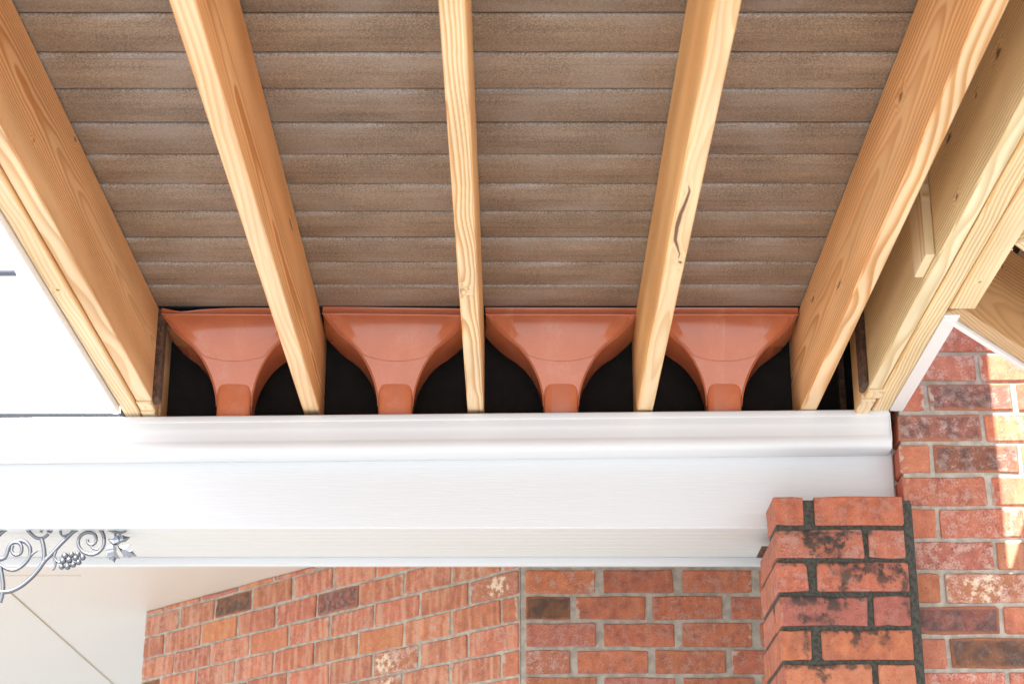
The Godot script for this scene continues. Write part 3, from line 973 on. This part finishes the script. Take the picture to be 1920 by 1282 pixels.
func build_gutter() -> void:
	var g := thing("rain_gutter", "long white metal rain gutter catching the terracotta drain funnels", "gutter", P(0, 1.381, 4.37))
	# outer profile (z, y): z towards the lens
	var f := [Vector2(-0.006, 0.094), Vector2(0.001, 0.096), Vector2(0.002, 0.093), Vector2(0.0005, 0.083), Vector2(-0.002, 0.0815), Vector2(-0.002, 0.067), Vector2(-0.0025, 0.061), Vector2(-0.0035, 0.056), Vector2(-0.0037, 0.047), Vector2(-0.0037, 0.036), Vector2(-0.003, 0.030), Vector2(-0.002, 0.028), Vector2(-0.002, 0.014), Vector2(-0.005, 0.006), Vector2(-0.012, 0.0), Vector2(-0.069, 0.0), Vector2(-0.069, 0.085)]
	var prof := f.duplicate()
	for i in range(f.size() - 1, -1, -1):
		var p: Vector2 = f[i]
		var ins := Vector2(-0.002, 0.002)
		if i >= 15:
			ins = Vector2(0.002, 0.002)
		if i == 16:
			ins = Vector2(0.002, 0.0)
		if i == 0:
			ins = Vector2(0.0, -0.002)
		prof.append(p + ins)
	var o := part("trough", sweep_x(prof, -3.1, 0.930, true, 0.75), M.gutter_white, g)
	o.rotation.z = 0.0100
	var cap := [Vector2(0.002, 0.09), Vector2(0.0, 0.02), Vector2(-0.012, 0.0), Vector2(-0.068, 0.0), Vector2(-0.068, 0.085)]
	var c := part("end_cap", sweep_x(cap, 0.9302, 0.9325), M.gutter_white, g)
	c.rotation.z = 0.0100

func build_funnels() -> void:
	var specs := [[-0.6935, 0.361, "terracotta drain funnel by the left deck edge with a sagging rim"], [-0.290, 0.368, "terracotta drain funnel second from the left between the joists"], [0.1200, 0.379, "terracotta drain funnel third from the left between the joists"], [0.5270, 0.365, "terracotta drain funnel nearest the brick wall"]]
	# half outline of the plate: (dx, h)
	var half := [Vector2(0.1815, 1.7165), Vector2(0.171, 1.7023), Vector2(0.1485, 1.6771), Vector2(0.1273, 1.658), Vector2(0.1048, 1.6412), Vector2(0.0849, 1.6208), Vector2(0.0689, 1.5967), Vector2(0.0556, 1.5691), Vector2(0.0470, 1.5402), Vector2(0.0440, 1.5221), Vector2(0.043, 1.49), Vector2(0.043, 1.44)]
	var c := Curve2D.new()
	for k in half.size():
		var tg := Vector2.ZERO
		if k > 0 and k < half.size() - 1:
			tg = (half[k + 1] - half[k - 1]) / 6.0
		c.add_point(half[k], -tg, tg)
	var edge := []
	var NE := 70
	for k in NE + 1:
		edge.append(c.sample_baked(c.get_baked_length() * k / NE, true))
	var plate_z := func(dx: float, h: float) -> float:
		var d := 0.4795 * (1.714 - h)
		var q := 1.0 - pow(dx / 0.163, 2.0) - pow((1.714 - h) / 0.1035, 2.0)
		var dish := 0.0
		var w := clampf((1.714 - h) / 0.1035, 0.0, 1.0)
		if q > 0.0:
			dish = 0.013 * sin(PI * w) * clampf(q * 2.5, 0.0, 1.0) + 0.002 * clampf(q * 14.0, 0.0, 1.0)
		return -d + dish
	for s in specs:
		var f := thing("drain_funnel", s[2], "drain funnel", P(s[0], DECK_H, 4.305), "terracotta funnels draining into the gutter")
		f.rotation = Vector3(rng.randf_range(-0.02, 0.02), rng.randf_range(-0.025, 0.025), rng.randf_range(-0.008, 0.008))
		var sx: float = s[1] / 0.368
		# plate
		var NX := 64
		var grid := []
		for e in edge:
			var row := []
			for i in NX + 1:
				var x: float = lerpf(-e.x, e.x, float(i) / NX)
				row.append(Vector3(x * (sx if e.y > 1.65 else lerpf(1.0, sx, clampf((e.y - 1.55) / 0.1, 0, 1))), e.y - DECK_H, plate_z.call(x, e.y)))
			grid.append(row)
		var st := new_st()
		st.set_smooth_group(0)
		for j in grid.size() - 1:
			for i in NX:
				var q := [grid[j][i], grid[j][i + 1], grid[j + 1][i + 1], grid[j + 1][i]]
				for k in [0, 1, 2, 0, 2, 3]:
					st.set_smooth_group(0)
					st.add_vertex(q[k])
		st.index()
		st.generate_normals()
		var plate := part("plate", st.commit(), M.terracotta, f)
		# the moulded crease round the dished middle
		var arc := []
		for k in 25:
			var a := lerpf(0.06, PI - 0.06, k / 24.0)
			var ax := 0.1645 * cos(a)
			var ah := 1.714 - 0.1045 * sin(a)
			for e in half.size() - 1:
				if ah <= half[e].y and ah > half[e + 1].y:
					var lim := lerpf(half[e].x, half[e + 1].x, (half[e].y - ah) / (half[e].y - half[e + 1].y)) - 0.008
					ax = clampf(ax, -lim, lim)
			arc.append(Vector3(ax * sx, ah - DECK_H, plate_z.call(ax, ah) + 0.0003))
		part("crease", tube(arc, 0.0009, 1.0, 6), M.terracotta, plate)
		# side walls running back from the plate's edge
		var sw := new_st()
		for j in grid.size() - 1:
			for sd in [0, NX]:
				var a: Vector3 = grid[j][sd]
				var b: Vector3 = grid[j + 1][sd]
				var q := [a, b, Vector3(b.x * 1.03, b.y - 0.004, -0.15), Vector3(a.x * 1.03, a.y - 0.004, -0.15)]
				var order := [0, 1, 2, 0, 2, 3]
				if sd == 0:
					order = [0, 2, 1, 0, 3, 2]
				for k in order:
					sw.set_smooth_group(0)
					sw.add_vertex(q[k])
		sw.index()
		sw.generate_normals()
		part("side_wall", sw.commit(), M.terracotta, f)
		for sd in [0, NX]:
			var pts := []
			for j in range(0, grid.size() - 12, 4):
				pts.append(grid[j][sd] + Vector3(0, 0, 0.001))
			part("edge_bead", tube(pts, 0.0028, 0.8, 6), M.terracotta, plate)
		# upper rim: a band hung from the deck, with a small bead below it
		var hw: float = s[1] * 0.5 - 0.001
		var rim := new_st()
		var sag: bool = s[0] < -0.6
		var NR := 24
		var bead := []
		var rows := []
		for i in NR + 1:
			var x := lerpf(-hw, hw, float(i) / NR)
			var u := float(i) / NR
			var dip := 0.0
			if sag:
				dip = 0.010 * exp(-pow((u - 0.13) / 0.11, 2.0)) + 0.004 * exp(-pow((u - 0.3) / 0.16, 2.0))
			rows.append([Vector3(x, -0.001 - dip, 0.004), Vector3(x, -0.010 - dip * 0.6, 0.0015), Vector3(x, -0.0185, 0.003)])
			bead.append(Vector3(x, -0.019, 0.003))
		for i in NR:
			for k in 2:
				var q := [rows[i][k], rows[i + 1][k], rows[i + 1][k + 1], rows[i][k + 1]]
				for v in [0, 1, 2, 0, 2, 3]:
					rim.set_smooth_group(0)
					rim.add_vertex(q[v])
		rim.index()
		rim.generate_normals()
		var rp := part("rim", rim.commit(), M.terracotta, f)
		part("rim_bead", tube(bead, 0.002, 1.0, 6), M.terracotta, rp)
		# spout: rounded box reaching down into the gutter
		var sp := new_st()
		var ring := []
		var w2 := 0.0425
		for k in 25:
			var a := PI * k / 24.0
			var cxx := cos(a)
			var szz := sin(a)
			var px := signf(cxx) * pow(absf(cxx), 0.35) * w2
			var pz := -0.096 + pow(szz, 0.35) * 0.026
			ring.append(Vector2(px, pz))
		var lev := [-0.12, -0.16, -0.2, -0.26, -0.345]
		var lz := [0.0, -0.003, -0.007, -0.013, -0.022]
		for l in lev.size() - 1:
			for k in ring.size() - 1:
				var q := [Vector3(ring[k].x, lev[l], ring[k].y + lz[l]), Vector3(ring[k + 1].x, lev[l], ring[k + 1].y + lz[l]), Vector3(ring[k + 1].x, lev[l + 1], ring[k + 1].y + lz[l + 1]), Vector3(ring[k].x, lev[l + 1], ring[k].y + lz[l + 1])]
				for v in [0, 2, 1, 0, 3, 2]:
					sp.set_smooth_group(0)
					sp.add_vertex(q[v])
		sp.index()
		sp.generate_normals()
		part("spout", sp.commit(), M.terracotta, f)

func flat_pts(a: Array, z: float) -> Array:
	var r := []
	for i in range(0, a.size(), 2):
		r.append(Vector3(a[i], a[i + 1], z))
	return r

func build_bracket() -> void:
	var b := thing("vine_bracket", "silver cast metal corner bracket with scrolls, grapes and vine leaves", "bracket", P(-1.0, 1.2, 4.465))
	var T := {
		"vine_stem": [[-0.2616, -0.1508, -0.2435, -0.1487, -0.2235, -0.1456, -0.2003, -0.1332, -0.1779, -0.1125, -0.1633, -0.0937, -0.1544, -0.0791, -0.149, -0.0708], [-0.1511, -0.0708, -0.1517, -0.0519, -0.1563, -0.0309, -0.1623, -0.014], [-0.2569, -0.0854, -0.2495, -0.1125, -0.2449, -0.1353, -0.2461, -0.1601, -0.2491, -0.1745]],
		"scroll": [[-0.1538, -0.075, -0.136, -0.0561, -0.1176, -0.033, -0.0989, -0.0119, -0.0838, 0.0039, -0.0642, 0.0152, -0.0398, 0.0177, -0.0206, 0.0092, -0.0088, -0.0098, -0.008, -0.033, -0.02, -0.0498, -0.0359, -0.0551, -0.0548, -0.0498, -0.0679, -0.0351, -0.0707, -0.0183, -0.0636, -0.0045, -0.0487, 0.0012, -0.034, -0.0024, -0.0269, -0.014, -0.03, -0.0267, -0.039, -0.0305, -0.0476, -0.0246, -0.0477, -0.0166], [-0.2749, -0.0161, -0.2659, -0.0035, -0.2546, 0.0071, -0.239, 0.0152, -0.2206, 0.0166, -0.2037, 0.0113, -0.1879, -0.0035, -0.1748, -0.0126, -0.1623, -0.014, -0.1524, -0.0098, -0.1459, -0.0024], [-0.2657, -0.0676, -0.2497, -0.0645, -0.2438, -0.0519, -0.2403, -0.0351, -0.231, -0.025, -0.2188, -0.0246, -0.2092, -0.0351, -0.2092, -0.0498, -0.2188, -0.0567, -0.2291, -0.0519, -0.2331, -0.0414, -0.2303, -0.0319], [-0.2193, -0.0193, -0.2026, -0.0225, -0.1901, -0.0351, -0.1861, -0.0519, -0.1903, -0.0666, -0.203, -0.0833, -0.2204, -0.0937, -0.2389, -0.0917, -0.2605, -0.0791]],
		"tendril": [[-0.0389, -0.0309, -0.0331, -0.0397, -0.0207, -0.0414], [-0.1658, 0.0018, -0.1603, 0.0092, -0.151, 0.0082, -0.143, -0.0003, -0.1375, 0.0071, -0.1301, 0.0166], [-0.1177, 0.0156, -0.1158, -0.0014, -0.1105, -0.0081, -0.0975, -0.0045], [-0.1903, -0.0666, -0.1812, -0.054, -0.1698, -0.0446], [-0.1237, -0.0456, -0.1271, -0.0603, -0.1233, -0.0729, -0.1222, -0.0854, -0.129, -0.0937], [-0.1251, -0.0645, -0.1182, -0.0729, -0.1058, -0.075], [-0.0107, 0.0139, 0.0085, 0.005, 0.0294, 0.0003, 0.0435, 0.0039, 0.05, 0.0139], [0.032, 0.001, 0.028, -0.012], [0.018, 0.001, 0.02, -0.012]]}
	for k in T:
		for a in T[k]:
			var rr: float = {"vine_stem": 0.0058, "scroll": 0.0055, "tendril": 0.0038}[k]
			part(k, tube(flat_pts(a, 0.0), rr, 0.72 if k != "vine_stem" else 0.95, 10), M.silver, b)
	var gs := [-0.1, -0.0593, -0.0839, -0.0561, -0.0687, -0.0551, -0.104, -0.0718, -0.0889, -0.0697, -0.073, -0.0645, -0.0557, -0.0634, -0.1058, -0.0864, -0.0915, -0.0864, -0.0777, -0.0812, -0.065, -0.075]
	var sph := SphereMesh.new()
	sph.radius = 0.0078
	sph.height = 0.0156
	sph.radial_segments = 14
	sph.rings = 8
	for p in flat_pts(gs, 0.003):
		var o := part("grape", sph, M.silver, b, p)
		o.scale = Vector3.ONE * rng.randf_range(0.9, 1.12)
	var leaves := [
		[[0.0113, -0.0309, 0.0018, -0.0151, 0.0132, -0.0166, 0.0238, -0.0066, 0.0302, -0.0102, 0.0381, -0.0062, 0.0444, -0.0088, 0.0559, -0.0109, 0.0454, -0.0214, 0.0333, -0.0246, 0.0256, -0.0309], [0.0180, -0.0290, 0.0530, -0.0120]],
		[[0.0246, -0.0309, 0.0341, -0.0351, 0.0543, -0.0305, 0.0526, -0.0355, 0.0653, -0.041, 0.0635, -0.0456, 0.0759, -0.0586, 0.0604, -0.0586, 0.0576, -0.062, 0.0481, -0.0586, 0.0442, -0.0607, 0.0373, -0.0498], [0.0270, -0.0340, 0.0730, -0.0572]],
		[[0.0239, -0.0351, 0.0248, -0.0477, 0.0343, -0.0645, 0.0257, -0.0641, 0.0217, -0.0743, 0.0141, -0.0676, 0.009, -0.0676, 0.0076, -0.0624, 0.0024, -0.0624, 0.0047, -0.0519, -0.0033, -0.0467, 0.004, -0.0425, 0.0002, -0.0341, 0.0111, -0.0288], [0.0170, -0.0330, 0.0215, -0.0720]]]
	for lf in leaves:
		part("leaf", leaf_mesh(lf[0], lf[1]), M.silver, b, Vector3(0, 0, 0.002))

# a lobed leaf, thick, folded up along its midrib
func leaf_mesh(o: Array, rib: Array) -> ArrayMesh:
	var st := new_st()
	var n := o.size() / 2
	var a := Vector2(rib[0], rib[1])
	var b := Vector2(rib[2], rib[3])
	for i in n:
		var j := (i + 1) % n
		var p := Vector2(o[i * 2], o[i * 2 + 1])
		var q := Vector2(o[j * 2], o[j * 2 + 1])
		var cp := Geometry2D.get_closest_point_to_segment(p.lerp(a, 0.12), a, b)
		var cq := Geometry2D.get_closest_point_to_segment(q.lerp(a, 0.12), a, b)
		var zp := -0.0005 if i % 2 == 0 else 0.0012
		var zq := -0.0005 if j % 2 == 0 else 0.0012
		var P1 := Vector3(p.x, p.y, zp)
		var Q1 := Vector3(q.x, q.y, zq)
		quad(st, P1, Q1, Vector3(cq.x, cq.y, 0.003), Vector3(cp.x, cp.y, 0.003), Vector3(0, 0, 1))
		var P2 := Vector3(p.x, p.y, zp - 0.005)
		var Q2 := Vector3(q.x, q.y, zq - 0.005)
		var out := (p.lerp(q, 0.5) - (a + b) * 0.5).normalized()
		quad(st, P1, Q1, Q2, P2, Vector3(out.x, out.y, 0))
		quad(st, P2, Q2, Vector3(cq.x, cq.y, -0.006), Vector3(cp.x, cp.y, -0.006), Vector3(0, 0, -1))
	return st.commit()
